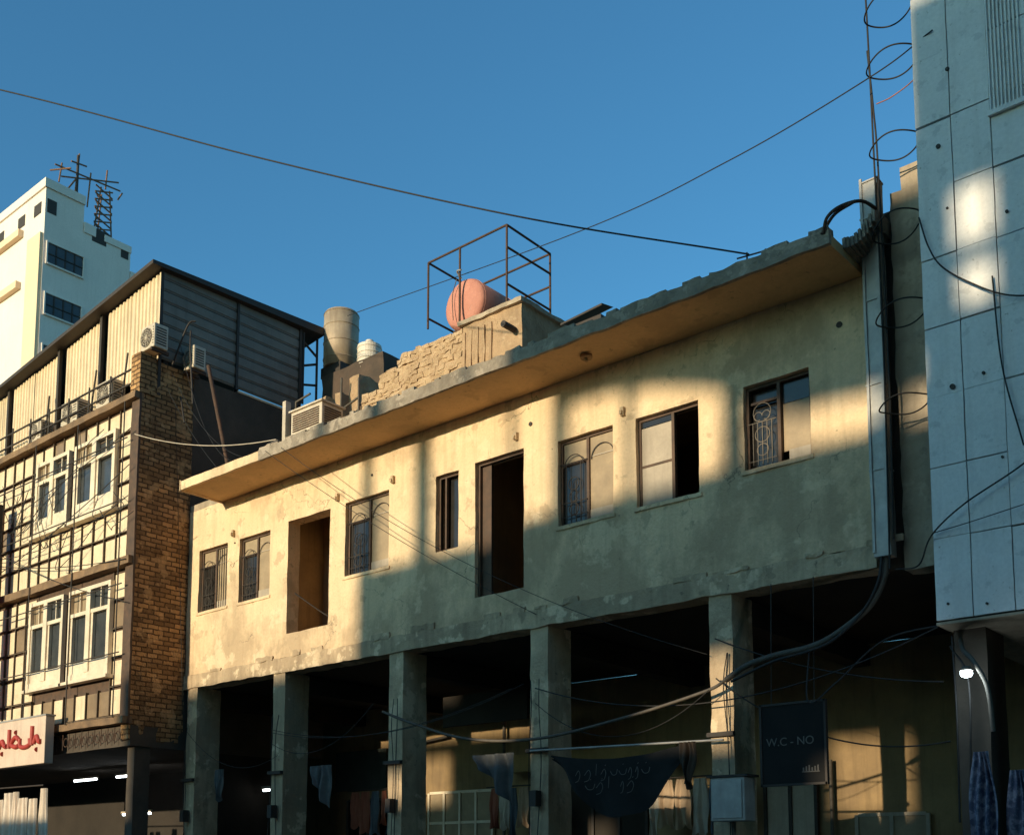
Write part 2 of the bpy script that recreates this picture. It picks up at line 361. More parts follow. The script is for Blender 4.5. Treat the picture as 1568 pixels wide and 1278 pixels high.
curves("cornice_spikes",A,RUST,[[(6.3,-.8,8.05),(6.31,-.82,8.17)],[(6.5,-.8,8.05),(6.52,-.8,8.14)],[(6.2,-.84,8.13),(6.62,-.8,8.11)]],.009)
# ------------------------------------------------------------ duct with cables
D=E("galvanised_duct",(7.42,-.1,6.5))
q=B()
z=4.76
while z<8.75:
    h=min(.92,8.86-z); q.box(7.32,7.50,-.16,.0,z,z+h-.012,.15); q.box(7.31,7.51,-.172,.0,z+h-.012,z+h+.004); z+=h+.004
q.make("duct_sections",D,GALV,.010,3)
q=B(); q.box(7.318,7.345,-.18,-.161,4.8,8.9,.3); q.box(7.475,7.502,-.185,-.161,4.9,8.8,.3); q.make("duct_seams",D,GALV,.006)
curves("duct_bottom_outlet",D,GCABLE,[[(7.42,-.08,4.8),(7.4,-.1,4.55),(7.25,-.15,4.25),(6.9,-.2,4.0),(6.6,-.2,3.9),(6.2,-.2,3.86),(5.86,-.2,3.79),(5.6,-.2,3.66)]],.036)
curves("duct_bottom_outlet_wires",D,BLACK,[[(7.40,-.14,4.8),(7.36,-.16,4.5),(7.2,-.2,4.2),(6.9,-.26,3.93),(6.6,-.27,3.84),(6.2,-.27,3.78),(5.7,-.27,3.62)]],.016)
curves("vertical_cable",None,BLACK,[[(7.5,-.2,4.6),(7.53,-.22,7),(7.5,-.2,9),(7.49,-.22,10.5),(7.44,-.25,14)],[(7.54,-.18,4.9),(7.57,-.2,6.5),(7.54,-.2,8.9),(7.52,-.22,9.6),(7.47,-.2,10.3)]],.010)
random.seed(9)
for i,z in enumerate((10.55,9.93,9.0,8.12,7.18,6.22)):
    tl=random.uniform(.02,.08); pts=[]; rr=random.uniform(.24,.28)
    for k in range(25):
        a=2*math.pi*k/24
        pts.append((7.52+rr+rr*math.cos(a),-.34+.21*math.sin(a),z+tl*math.cos(a+.5)+.015*math.sin(3*a)))
    curves("cable_loop",None,BLACK,[pts[3:]],.008)
curves("orange_wire",None,M("orange_insulation",(.4,.16,.08)),[[(7.55,-.2,9.65),(7.75,-.3,9.58),(8.0,-.35,9.62),(8.2,-.45,9.7)]],.006)
# ------------------------------------------------------------ right white clad building
Rb=E("white_clad_building",(9,-.5,0))
B().box(8.10,16,-.565,6,3.95,17).make("cladding_backing",Rb,JOINT)
q=B(); random.seed(3)
zrows=[3.90,4.69]+[4.69+.70*i for i in range(1,18)]
x=8.08
cols=[]
while x<12:
    w=.36+random.uniform(-.03,.04); cols.append((x,x+w)); x+=w
for (a,b) in cols:
    for k in range(len(zrows)-1):
        o=random.uniform(-.006,.006); g=.005; dz=random.uniform(-.012,.012)
        q.box(a+g,b-g,-.60+o,-.565,zrows[k]+g+dz*(k>0),zrows[k+1]-g+dz,.12)
q.make("cladding_panels",Rb,TILE,.005,2.5)
B().box(12,16,-.6,-.565,3.9,17).make("cladding_plain",Rb,TILE)
B().box(8.08,16,-.6,6,3.86,3.885,.5).make("bay_underside",Rb,CONC)
q=B()
for i in range(9): q.box(8.80+i*.035,8.815+i*.035,-.63,-.608,8.75,12)
q.box(8.78,9.13,-.64,-.608,8.70,8.75); q.make("vent_louvre",Rb,TILE)
q=B()
for (xx,zz,r) in ((8.42,9.38,.02),(8.30,8.62,.022),(8.33,6.15,.025),(8.62,6.2,.015),(8.36,7.95,.012),(8.75,5.35,.012),(8.2,4.05,.012),(8.55,4.0,.012),(8.9,7.7,.015)): q.cyl((xx,-.617,zz),r,.02,'y',12)
q.make("cladding_holes",Rb,IRON)
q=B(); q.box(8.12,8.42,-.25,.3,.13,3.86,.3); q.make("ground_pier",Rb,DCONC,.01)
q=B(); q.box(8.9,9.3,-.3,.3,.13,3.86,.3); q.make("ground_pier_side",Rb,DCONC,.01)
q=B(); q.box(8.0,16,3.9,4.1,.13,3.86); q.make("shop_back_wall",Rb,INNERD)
curves("wall_cables",Rb,BLACK,[[(8.09,-.63,7.95),(8.18,-.66,7.6),(8.3,-.66,7.35),(8.55,-.66,7.1),(8.9,-.66,6.85),(9.4,-.66,6.7)],
  [(7.6,-.3,4.55),(7.9,-.5,4.5),(8.09,-.66,4.72),(8.4,-.68,4.95),(8.9,-.66,5.2),(9.4,-.66,5.5)],
  [(8.75,-.64,7.1),(8.8,-.65,6.2),(8.95,-.65,5.4)]],.008)
curves("wall_wire_thin",Rb,BLACK,[[(8.09,-.63,4.75),(8.45,-.66,4.78),(9.3,-.66,4.9)]],.005)
lp=E("street_lamp",(8.45,-.75,3.37))
curves("lamp_arm",lp,GCABLE,[[(8.2,-.3,3.75),(8.3,-.55,3.6),(8.45,-.75,3.45),(8.56,-.75,3.2),(8.58,-.7,2.8)]],.022)
q=B(); q.cyl((8.40,-.80,3.36),.06,.04,'z',20,.035); q.make("lamp_shade",lp,GCABLE,smooth=True)
q=B(); q.cyl((8.40,-.80,3.33),.052,.02,'z',20,dome=.03); q.make("lamp_bulb",lp,LED,smooth=True)
pl=bpy.data.lights.new("lamp_light",'POINT'); pl.energy=7; pl.color=(.7,.9,1); pl.shadow_soft_size=.06
po=bpy.data.objects.new("lamp_light",pl); po.location=(8.40,-.88,3.22); COL.objects.link(po); par(po,lp)
# ------------------------------------------------------------ cloths
def cloth(name,mat,x0,x1,y,z0,z1,folds=6,amp=.05,taper=.0,sag=0,nu=40,nv=24,droop=None):
    b=B(); ph=random.uniform(0,6)
    def pt(i,j):
        u,v=i/nu,j/nv; k=1-taper*(1-v); xm=(x0+x1)/2
        X=xm+(x0+(x1-x0)*u-xm)*k
        zt=z1-sag*4*u*(1-u)
        zb=z0+.05*math.sin(u*9+ph)
        if droop: zb=droop(u)
        Z=zb+(zt-zb)*v
        Y=y+amp*(1.15-v)*math.sin(u*folds*6.283+ph+v*1.5)+.4*amp*math.sin(u*23+v*3)
        return (X+.02*math.sin(v*7+u*4),Y,Z)
    for i in range(nu):
        for j in range(nv): b.q(pt(i,j),pt(i+1,j),pt(i+1,j+1),pt(i,j+1))
    return b.make(name,None,mat,smooth=True)
cloth("hanging_blue_dress",FABBL,8.40,8.56,-.75,1.5,2.62,3,.05,-.9)
cloth("hanging_blue_dress",FABBL,8.66,8.82,-.6,1.3,2.45,3,.05,-.7)
random.seed(14)
x=-10.9
while x<-7.7:
    w=random.uniform(.16,.34)
    cloth("hanging_white_garment",FABW,x,x+w,-1.25-random.uniform(0,.12),1.2,random.uniform(2.78,3.06),2,.06,-.55); x+=w+random.uniform(.02,.12)
curves("clothes_rail",None,IRON,[[(-11.5,-1.25,3.08),(-7.7,-1.3,3.04)]],.015,False)
bn=cloth("black_banner",FABB,3.05,5.0,-.15,2.2,2.98,3,.05,0,.10,droop=lambda u:2.98-.14-.72*(1-abs(2*u-1.08)**1.5)+.05*math.sin(u*14))
sq=[]; random.seed(5)
for row,(zz,x0,x1) in enumerate(((2.72,3.5,4.5),(2.56,3.65,4.4))):
    x=x0
    while x<x1:
        w=random.uniform(.05,.16); yy=-.225
        k=random.random()
        if k<.4: sq.append([(x,yy,zz),(x+w*.3,yy,zz-.045),(x+w*.8,yy,zz-.04),(x+w,yy,zz+.02)])
        elif k<.7: sq.append([(x,yy,zz-.04),(x+.01,yy,zz+.10)])
        else: sq.append([(x,yy,zz-.03),(x+w*.4,yy,zz+.03),(x+w*.6,yy,zz-.02),(x+w*.4,yy,zz-.09),(x,yy,zz-.11)])
        if random.random()<.5: sq.append([(x+w*.5,yy,zz+.07),(x+w*.5+.012,yy,zz+.08)])
        x+=w+.02
curves("banner_script",bn,LETTER,sq,.004)
cloth("grey_tarpaulin",FABG,1.75,2.5,-.2,2.3,3.05,2,.07,.2,0,droop=lambda u:2.98-.62*u)
cloth("grey_tarpaulin",FABG,-1.6,-1.1,-.2,2.3,3.1,2,.07,.2,0,droop=lambda u:2.95-.5*u)
cloth("grey_tarpaulin",FABG,-4.2,-3.95,-.1,2.7,3.2,2,.05,.6)
cloth("brown_tarpaulin",M("brown_tarp",(.07,.05,.035)),4.95,5.2,-.2,2.5,3.0,2,.05,.5)
curves("banner_rail",None,GALV,[[(2.7,-.12,3.06),(5.5,-.12,3.0)]],.015,False)
# ------------------------------------------------------------ arcade contents
s=E("hanging_wc_sign",(6.35,-.1,2.9))
q=B(); q.box(5.99,6.71,-.14,-.11,2.47,3.32); q.make("sign_board",s,BLACKS,bevel=.004)
q=B(); q.box(5.97,6.73,-.15,-.10,3.32,3.345); q.box(5.97,6.73,-.15,-.10,2.445,2.47); q.box(5.965,5.99,-.15,-.10,2.445,3.345); q.box(6.71,6.735,-.15,-.10,2.445,3.345); q.make("sign_frame",s,IRON)
text("sign_text",s,"W.C - NO",LETTER,(6.32,-.145,2.88),.125,.002)
q=B(); q.box(6.45,6.65,-.146,-.141,2.58,2.59)
for i in range(6): q.box(6.46+i*.033,6.475+i*.033,-.146,-.141,2.592,2.63+.012*(i%3))
q.make("sign_small_lines",s,LETTER)
curves("sign_hangers",s,IRON,[[(6.1,-.12,3.34),(6.1,-.05,4.7)],[(6.6,-.12,3.34),(6.6,-.05,4.7)]],.006,False)
s=E("metal_meter_cabinet",(5.7,-.2,2.3))
q=B(); q.box(5.44,5.86,-.32,-.08,2.08,2.56); q.make("cabinet_body",s,GALV,bevel=.01)
q=B(); q.box(5.47,5.83,-.335,-.322,2.11,2.53); q.make("cabinet_door",s,GALV,bevel=.004)
q=B(); q.box(5.4,5.9,-.34,-.06,2.56,2.585); q.make("cabinet_rain_lid",s,IRON)
curves("cabinet_conduit",s,GCABLE,[[(5.6,-.1,.2),(5.6,-.1,2.08)]],.02,False)
def shopdoor(x0,x1,z1,mat,fm,nx=2,nz=3,y=3.96,z0=.13,name="shop_door"):
    e=E(name,((x0+x1)/2,y,1)); f=B(); t=.05
    xs=[x0+(x1-x0)*i/nx for i in range(nx+1)]; zs=[z0+(z1-z0)*i/nz for i in range(nz+1)]
    for x in xs: f.box(x-t/2,x+t/2,y-.05,y,z0,z1)
    for z in zs: f.box(x0+.026,x1-.026,y-.045,y-.003,z-t/2,z+t/2)
    f.make("frame",e,fm,.003)
    q=B(); q.box(x0,x1,y-.02,y-.005,z0,z1); q.make("leaf",e,mat)
shopdoor(-3.1,-1.5,2.95,DUSTY,WHITEF,4,5)
shopdoor(3.9,4.7,2.85,GREYP,IRON,2,1)
shopdoor(5.3,6.3,2.3,DUSTY,GREYP,2,3)
shopdoor(.2,1.8,3.0,INNERD,IRON,3,3)
shopdoor(-5.4,-4.2,2.9,BLACKS,GCABLE,2,3)
q=B()
q.box(-5.8,-4.3,3.93,3.99,3.1,3.9); q.make("faded_shop_sign",None,M("dim_blue_board",(.07,.09,.09),(.04,.055,.055),3))
q=B(); q.box(-1.0,2.6,3.6,3.99,3.3,3.42); q.box(-1.0,2.6,3.55,3.6,3.2,3.5); q.make("shop_awning",None,M("faded_yellow_awning",(.36,.26,.11),(.24,.18,.08),3))
q=B(); q.box(-.9,.9,2.0,2.05,3.85,4.35,.2); q.make("hanging_board",None,INNERD)
curves("arcade_wall_pipe",None,GCABLE,[[(-3.6,3.9,.2),(-3.6,3.9,3.9),(-2.6,3.9,4.0)],[(4.95,3.9,.2),(4.95,3.9,3.1)],[(-1.2,3.9,.2),(-1.2,3.9,4.4)]],.03,False)
random.seed(77)
GM=[M("goods_cloth_a",(.42,.33,.24)),M("goods_cloth_b",(.10,.14,.20)),M("goods_cloth_c",(.34,.12,.08)),M("goods_cloth_d",(.55,.53,.48))]
for (xa,xb,yy,zt) in ((-4.6,-3.4,3.3,3.0),(-.9,.1,3.2,2.9),(2.2,3.6,3.4,2.9)):
    curves("merchandise_rail",None,IRON,[[(xa-.1,yy,zt+.03),(xb+.1,yy,zt+.03)]],.012,False)
    x=xa
    while x<xb:
        w=random.uniform(.14,.26); cloth("hanging_merchandise",random.choice(GM),x,x+w,yy,zt-random.uniform(.6,.95),zt,2,.04,-.3,nu=14,nv=8); x+=w+.05
st=E("stacked_cardboard_boxes",(3,3.4,1)); q=B()
for (a,b,c,d) in ((1.9,2.5,.13,.9),(2.5,3.0,.13,.7),(2.0,2.4,.9,1.5),(2.45,2.95,.7,1.3),(-.9,-.3,.13,1.0),(-.8,-.4,1.0,1.6)): q.box(a,b-.01,3.2,3.8,c,d-.01)
q.make("boxes",st,M("cardboard",(.36,.25,.15),(.28,.19,.11),3),.006)
def ac(name,x0,x1,y0,y1,z0,z1,face='y'):
    e=E(name,((x0+x1)/2,(y0+y1)/2,(z0+z1)/2))
    B().box(x0,x1,y0,y1,z0,z1).make("casing",e,ACW,bevel=.015)
    g=[]
    cx,cz=x0+(x1-x0)*.42,(z0+z1)/2; r=min(x1-x0,z1-z0)*.40
    q=B(); q.cyl((cx,y0-.006,cz),r,.008,'y',24); q.make("fan_opening",e,IRON)
    for k in (1,.75,.5,.25): g.append(circ(cx,y0-.015,cz,r*k,n=20))
    for a in range(0,180,30): g.append([(cx+r*math.cos(R(a)),y0-.015,cz+r*math.sin(R(a))),(cx-r*math.cos(R(a)),y0-.015,cz-r*math.sin(R(a)))])
    curves("fan_grille",e,ACW,g,.004,False)
    q=B()
    for k in range(7):
        zz=z0+.06+(z1-z0-.1)*k/7; q.box(x1,x1+.006,y0+.04,y1-.04,zz,zz+.02); q.box(cx+r+.03,x1-.02,y0-.006,y0-.001,zz,zz+.015)
    q.make("louvres",e,IRON)
    q=B(); q.box(x0+.04,x0+.08,y0-.02,y1+.05,z0-.06,z0-.003); q.box(x1-.08,x1-.04,y0-.02,y1+.05,z0-.06,z0-.003); q.make("feet",e,RUST)
    return e
# ------------------------------------------------------------ left shop building
Lb=E("brick_shop_building",(-8,0,0))
B().box(-5.56,-5.345,-1.06,.0,3.72,10.0,.12).make("brick_side_wall",Lb,BRICK,.02,3.5)
B().box(-5.56,-5.35,0,3.2,3.72,10.5,.5).make("side_wall_render",Lb,DCONC,.01)
B().box(-5.56,-5.345,-1.06,.0,10.0,10.52,.12).make("side_parapet",Lb,BRICK,.02,3.5)
B().box(-5.42,-5.34,.9,2.7,10.52,10.56).make("parapet_flashing",Lb,WHITEP)
B().box(-5.58,-5.33,-1.09,-1.05,4.0,10.52,.15).make("corner_edge",Lb,WOODF,.008)
B().box(-14,-5.6,-1.0,-.9,4.05,9.75).make("front_backing",Lb,WOODF)
wins=[(-7.45,-6.02,7.90,9.35),(-8.92,-7.66,7.90,9.35),(-7.42,-5.98,4.90,6.58),(-8.92,-7.62,4.90,6.58)]
random.seed(31)
PD=M("dark_panel",(.30,.23,.15),(.18,.14,.095),3,.4)
q=B(); q2=B(); fr=B()
xp=-5.62
while xp>-14:
    x1=xp; x0=xp-.40
    for (zb,n,hh) in ((6.93,6,.458),(4.15,5,.513)):
        for k in range(n):
            z0=zb+k*hh; z1=z0+hh
            cx,cz=(x0+x1)/2,(z0+z1)/2
            if any(w[0]-.05<cx<w[1]+.05 and w[2]-.02<cz<w[3]+.05 for w in wins): continue
            tgt=q if random.random()<.84 else q2
            o=random.uniform(-.008,.006)
            tgt.box(x0+.04,x1-.04,-1.03+o,-1.001,z0+.045,z1-.04)
            fr.box(x0+.006,x0+.026,-1.06,-1.001,z0,z1); fr.box(x0+.026,x1-.004,-1.057,-1.001,z0+.008,z0+.028)
    xp-=.40
q.make("front_cream_panels",Lb,WHITEP); q2.make("front_dark_panes",Lb,PD)
fr.make("front_lattice_bars",Lb,M("weathered_lattice_paint",(.14,.105,.07),(.07,.055,.042),5,.8,streak=.3),.004,5)
g=[]
xp=-5.62
while xp>-14: g.append([(xp+.0,-1.2,4.1),(xp+.0,-1.2,9.7)]); xp-=1.6
for z in (5.2,6.4,7.9,9.0): g.append([(-14,-1.2,z),(-5.5,-1.2,z+.02)])
curves("front_scaffold_bars",Lb,IRON,g,.012,False)
q=B()
for (z0,z1) in ((6.76,6.90),(9.72,9.84),(4.0,4.12)): q.box(-14,-5.34,-1.18,-1.0,z0,z1,.2)
q.make("floor_ledges",Lb,M("ledge_wood",(.26,.175,.10),(.12,.085,.055),4,streak=.3),.014,3)
for (a,b,c,d) in wins:
    f=B(); t=.07; m=(a+b)/2; y0,y1=-1.13,-1.05; tz=c+(d-c)*.70
    f.box(a,a+t,y0,y1,c,d); f.box(b-t,b,y0,y1,c,d); f.box(a+t,b-t,y0,y1,d-t,d); f.box(a+t,b-t,y0,y1,c,c+.12)
    f.box(m-.07,m+.07,y0-.01,y1,c+.12,d-t); f.box(a+t,m-.07,y0+.005,y1,tz,tz+.07); f.box(m+.07,b-t,y0+.005,y1,tz,tz+.07)
    for (p0,p1) in ((a+t,m-.07),(m+.07,b-t)):
        f.box(p0,p0+.06,y0+.02,y1,c+.12,tz); f.box(p1-.06,p1,y0+.02,y1,c+.12,tz); f.box(p0+.06,p1-.06,y0+.02,y1,c+.12,c+.32)
        pm=(p0+p1)/2; f.box(pm-.012,pm+.012,y0+.03,y1,tz+.07,d-t)
    f.box(a-.06,b+.06,y0-.06,y1,c-.06,c-.001)
    f.make("white_casement",Lb,WHITEF,.004,6)
    B().box(a,b,-1.045,-1.035,c,d).make("casement_glass",Lb,BGLASS)
    B().box(a+t,m-.07,-1.06,-1.047,tz+.07,d-t).make("upper_light_board",Lb,DUSTY)
B().box(-30,-5.34,-1.02,2.6,3.62,3.97,.5).make("shop_lintel",Lb,DCONC,.006)
g=[]
for i in range(22):
    x=-5.7-i*.22; g.append([(x,-1.1,3.66),(x,-1.1,3.95)]); g.append(circ(x+.11,-1.1,3.8,.08,n=10))
curves("lintel_ironwork",Lb,RUST,g,.008,False)
B().box(-40,-5.4,2.6,2.8,0,9.8).make("shop_back_wall",Lb,INNERD)
B().box(-30,-14.02,-.9,2.5,3.98,10.2).make("far_upper_storeys",Lb,WHITEP)
B().box(-5.6,-5.38,-.9,-.6,.13,3.62,.3).make("corner_pier",Lb,DCONC,.01)
B().box(-5.62,-5.36,.3,2.6,.13,3.62,.3).make("shop_side_wall",Lb,INNERD)
B().box(-14,-5.5,-1.05,3.2,9.84,9.9).make("terrace_deck",Lb,CONC)
def corr(b,x0,x1,y,z0f,z1f,pitch=.12,dep=.025):
    x=x0
    P=[]
    while x<x1:
        P+= [(x,y),(x+pitch*.35,y),(x+pitch*.5,y-dep),(x+pitch*.85,y-dep)]; x+=pitch
    for i in range(len(P)-1):
        (a,ya),(c,yc)=P[i],P[i+1]
        b.q((a,ya,z0f(a)),(c,yc,z0f(c)),(c,yc,z1f(c)),(a,ya,z1f(a)))
top=lambda x:12.30+(x+5.36)*.115
q=B()
for (a,b2,zb) in ((-7.15,-5.40,10.35),(-8.75,-7.45,10.2),(-10.9,-9.0,10.1),(-14,-11.2,10.1)):
    x=a
    while x<b2-.05:
        w=min(.86,b2-x); k=random.uniform(-.03,.03); corr(q,x,x+w,-.72+random.uniform(-.015,.015),(lambda z:(lambda x:z))(zb+k),lambda x:top(x)-.10); x+=w+.01
q.make("front_metal_sheets",Lb,CORR)
q=B(); q.box(-14,-5.42,-.60,-.5,9.9,11.2); q.make("storey_dark_inside",Lb,IRON)
q=B()
z=10.62
while z<12.2:
    q.box(-5.42,-5.385,-.7,2.45,z,z+.20); q.box(-5.385,-5.37,-.7,2.45,z+.03,z+.17); z+=.215
q.make("side_metal_siding",Lb,CORRG,.006,2)
q=B(); q.box(-5.40,-5.34,-.75,-.69,9.9,12.3); q.box(-5.40,-5.34,.9,.95,10.5,12.3); q.box(-5.40,-5.34,2.40,2.46,10.5,12.4)
for x in (-7.3,-8.9,-11.0): q.box(x-.04,x+.04,-.8,-.73,9.9,top(x)-.05)
q.make("storey_posts",Lb,IRON)
q=B()
n=12
for i in range(n):
    a=-14+(14-5.25)*i/n; c=-14+(14-5.25)*(i+1)/n
    ta,tc=top(a),top(c); y0,y1,o0,o1=-.98,2.95,0,.22
    q.q((a,y0,ta+o0),(c,y0,tc+o0),(c,y1,tc+o1),(a,y1,ta+o1)); q.q((a,y0,ta+o0-.07),(a,y1,ta+o1-.16),(c,y1,tc+o1-.16),(c,y0,tc+o0-.07))
    q.q((a,y0,ta-.07),(c,y0,tc-.07),(c,y0,tc),(a,y0,ta))
a=-5.25; ta=top(a); q.q((a,-.98,ta-.07),(a,2.95,ta+.06),(a,2.95,ta+.22),(a,-.98,ta))
q.make("storey_roof",Lb,IRON)
curves("roof_support_frame",Lb,IRON,[[(-5.35,2.5,10.8),(-5.35,2.5,12.3)],[(-5.35,2.85,10.8),(-5.35,2.85,12.3)],[(-5.35,2.5,11.6),(-5.35,2.85,11.75)],[(-5.35,2.5,12.1),(-5.35,2.85,11.9)],[(-5.35,2.5,11.2),(-5.35,2.85,11.3)]],.025,False)
g=[[(-14,-1.08,10.3),(-5.4,-1.08,10.35)],[(-14,-1.08,10.05),(-5.4,-1.08,10.08)]]
xx=-5.6
while xx>-14: g.append([(xx,-1.08,9.84),(xx,-1.08,10.42)]); xx-=.75
g+=[[(-6.1,-1.0,9.84),(-6.2,-.85,10.9)],[(-7.2,-1.0,9.84),(-7.3,-.85,10.9)],[(-8.9,-1.0,9.84),(-9.1,-.85,10.9)]]
curves("terrace_railing",Lb,IRON,g,.018,False)
q=B(); q.box(-5.62,-5.32,-1.1,-.8,9.85,10.58,.15); q.make("terrace_corner_pier",Lb,BRICK,.015)
ac("air_conditioner",-6.9,-6.35,-1.05,-.78,9.95,10.42); ac("air_conditioner",-8.2,-7.6,-1.05,-.78,9.95,10.4); ac("air_conditioner",-9.5,-9.0,-1.05,-.78,9.95,10.35)
ac("air_conditioner",-5.55,-5.12,-.98,-.7,10.66,11.1); ac("air_conditioner",-5.33,-5.0,-.25,.0,10.5,10.92)
s=E("vertical_red_sign",(-10,-1.35,6.5))
B().box(-10.25,-9.92,-1.42,-1.30,4.5,8.7).make("sign_panel",s,REDS,bevel=.008)
B().box(-9.918,-9.90,-1.43,-1.29,4.48,8.72).make("sign_edge",s,IRON)
curves("sign_brackets",s,IRON,[[(-9.95,-1.3,5.2),(-9.95,-1.0,5.2)],[(-9.95,-1.3,8.2),(-9.95,-1.0,8.2)]],.015,False)
s=E("shop_fascia_sign",(-9,-1.3,3.9))
B().box(-12,-7.5,-1.42,-1.25,3.42,4.28).make("sign_box",s,SIGNW,bevel=.01)
B().box(-12.02,-7.48,-1.43,-1.24,4.28,4.31).make("sign_trim",s,GALV)
g=[]
def glyph(x,w,k,z=3.80):
    y=-1.43
    if k==0: return [[(x,y,z+.12),(x+.02,y,z-.02),(x+w*.5,y,z-.05),(x+w,y,z-.01),(x+w,y,z+.10)]]
    if k==1: return [[(x+w/2,y,z+.32),(x+w/2,y,z-.03)]]
    if k==2: return [[(x,y,z),(x+w*.35,y,z+.12),(x+w*.7,y,z+.02),(x+w,y,z+.02)],[(x+w*.4,y,z-.12),(x+w*.46,y,z-.12)]]
    return [[(x+w,y,z+.10),(x+w*.5,y,z+.16),(x,y,z+.04),(x+w*.5,y,z-.02),(x+w,y,z-.0)],[(x+w*.5,y,z+.25),(x+w*.58,y,z+.25)]]
x=-10.9
for (w,k) in ((.35,0),(.1,1),(.3,2),(.25,3),(.1,1),(.4,0),(.3,2),(.12,1),(.3,3),(.38,0),(.1,1),(.25,2)):
    g+=glyph(x,w,k); x+=w+.03
curves("sign_red_script",s,REDS,g,.045)
for (x,y,z,l) in ((-9.2,1,3.40,1.1),(-8.9,1,2.62,1.0),(-5.1,1.6,2.98,.18),(-10.9,1,3.4,.9)):
    e=E("fluorescent_tube",(x,y,z)); q=B(); q.cyl((x,y,z),.022,l,'x',12); q.make("tube",e,TUBE,smooth=True)
    q=B(); q.box(x-.04,x+l+.04,y-.03,y+.03,z+.025,z+.07); q.make("housing",e,ACW)
curves("leaning_rusty_pole",None,RUST,[[(-3.2,-.7,8.04),(-3.52,-.93,9.82)]],.035,False)
curves("side_wall_bracket",None,IRON,[[(-5.3,-.5,10.5),(-5.0,-.4,11.2),(-4.9,-.3,11.3)],[(-5.2,-.2,11.25),(-4.8,-.45,10.6),(-4.6,-.5,9.6)],[(-5.3,-.3,10.0),(-5.0,-.4,9.4)]],.016)
# ------------------------------------------------------------ roof objects
H=E("rooftop_room",(.8,1.7,9))
B().box(.2,1.42,1.25,2.3,8.05,10.12,.12).make("room_walls",H,RENDERB,.02,4)
q=B()
for i in range(5): q.box(.22+i*.14,.27+i*.14,1.225,1.25,8.05,10.0,.2)
q.make("room_front_ribs",H,RENDERB,.012,5)
B().box(.15,1.47,1.19,2.36,10.12,10.19,.1).make("room_roof_slab",H,CONC,.018,5)
q=B(); q.cyl((1.28,.98,9.72),.05,.25,'y',12); q.make("room_spout",H,IRON)
q=B(); random.seed(11)
z=8.05
while z<10.08:
    h=random.uniform(.06,.09); x=-2.15 if z<9.6 else (-1.75 if z<9.85 else -1.25+random.uniform(-.1,.15))
    while x<.18:
        w=random.uniform(.10,.22); w=min(w,.19-x)
        if w>.04 : q.box(x+.001,x+w-.001,1.25+random.uniform(-.012,.012),1.55,z+.001,z+h-.002,.08)
        x+=w
    z+=h
q.make("rubble_wall",None,STONE,.035,9)
q=B(); q.box(-2.6,-.2,1.58,3.2,8.05,9.75,.3); q.make("brown_roof_shed",None,M("brown_mud_render",(.14,.095,.065),(.08,.06,.045),3,.95,.6,20),.04)
S=E("stair_house",(-4.3,3.5,9))
B().box(-5.3,-3.5,2.95,4.5,8.05,11.50,.25).make("stair_house_walls",S,M("shade_darkened_stair_render",(.10,.075,.06),(.06,.05,.042),3,.95,.5,20),.035,3)  # wall colour lowered to stand for its shade
q=B()
for i in range(20): 
    a=random.uniform(-4.2,-1.6); z=random.uniform(9.3,10.4); q.box(a,a+random.uniform(.05,.3),1.7,2.2,9.0,z,.12)
q.make("roof_junk",None,RENDERB,.05,4)
curves("roof_pipes",None,GCABLE,[[(-3.0,1.5,8.1),(-3.0,1.5,10.3)],[(-2.4,1.4,8.1),(-2.42,1.4,10.1)],[(-3.0,1.5,9.7),(-2.4,1.4,9.75)],[(-3.9,1.2,8.1),(-3.9,1.2,10.0),(-3.5,1.2,10.05)]],.02,False)
ac("air_conditioner",-3.7,-3.2,1.2,1.5,9.2,9.6)
C=E("tank_cage",(.3,1.7,11))
x0,x1,y0,y1,zt,zb=-.55,1.15,1.22,2.30,11.46,10.42
g=[[(x0,y0,zt),(x1,y0,zt)],[(x1,y0,zt),(x1,y1,zt)],[(x1,y1,zt),(x0,y1,zt)],[(x0,y1,zt),(x0,y0,zt)],
   [(x0,y0,zb-.1),(x0,y0,zt)],[(x1,y0,10.2),(x1,y0,zt)],[(x1,y1,10.2),(x1,y1,zt)],[(x0,y1,10.1),(x0,y1,zt)],[(.16,y0,10.2),(.16,y0,zt)],
   [(x1,y0,10.5),(x1,y1,10.5)],[(x0,y0,10.5),(x0,y1,10.5)],[(x1,y0,11.1),(x1,y1,11.12)],[(x0,y1,10.9),(x1,y1,10.9)]]
curves("cage_tubes",C,RUST,g,.018,False)
T=E("red_water_tank",(.12,1.8,10.58))
q=B(); q.cyl((.12,1.40,10.58),.42,1.0,'y',36,dome=.12); q.make("tank_shell",T,TANKR,smooth=True)
for y in (1.42,2.16): curves("tank_band",T,TANKR,[circ(.12,y,10.58,.421,n=36)],.005,False)
q=B(); q.box(-.15,.4,1.4,1.5,10.0,10.22); q.box(-.15,.4,2.0,2.1,10.0,10.22); q.make("tank_saddle",T,RUST)
curves("tank_strap",T,GCABLE,[[(.05,1.26,10.98),(-.02,1.24,10.7),(.0,1.24,10.3)]],.007)
curves("tank_outlet",T,GALV,[[(.12,1.3,10.98),(.12,1.2,11.06),(.25,1.15,11.02)]],.015)
T=E("grey_water_tank",(-5.13,3.25,12.2))
q=B(); q.cyl((-5.13,3.3,11.72),.36,1.15,'z',32); q.make("tank_shell",T,TANKG,smooth=True)
q=B(); q.cyl((-5.13,3.3,12.87),.37,.05,'z',32,.34); q.cyl((-5.13,3.3,12.92),.2,.03); q.make("tank_lid",T,TANKG)
for z in (11.9,12.25,12.6): curves("tank_band",T,TANKG,[[( -5.13+.363*math.cos(R(a)),3.3+.363*math.sin(R(a)),z) for a in range(0,361,15)]],.01,False)
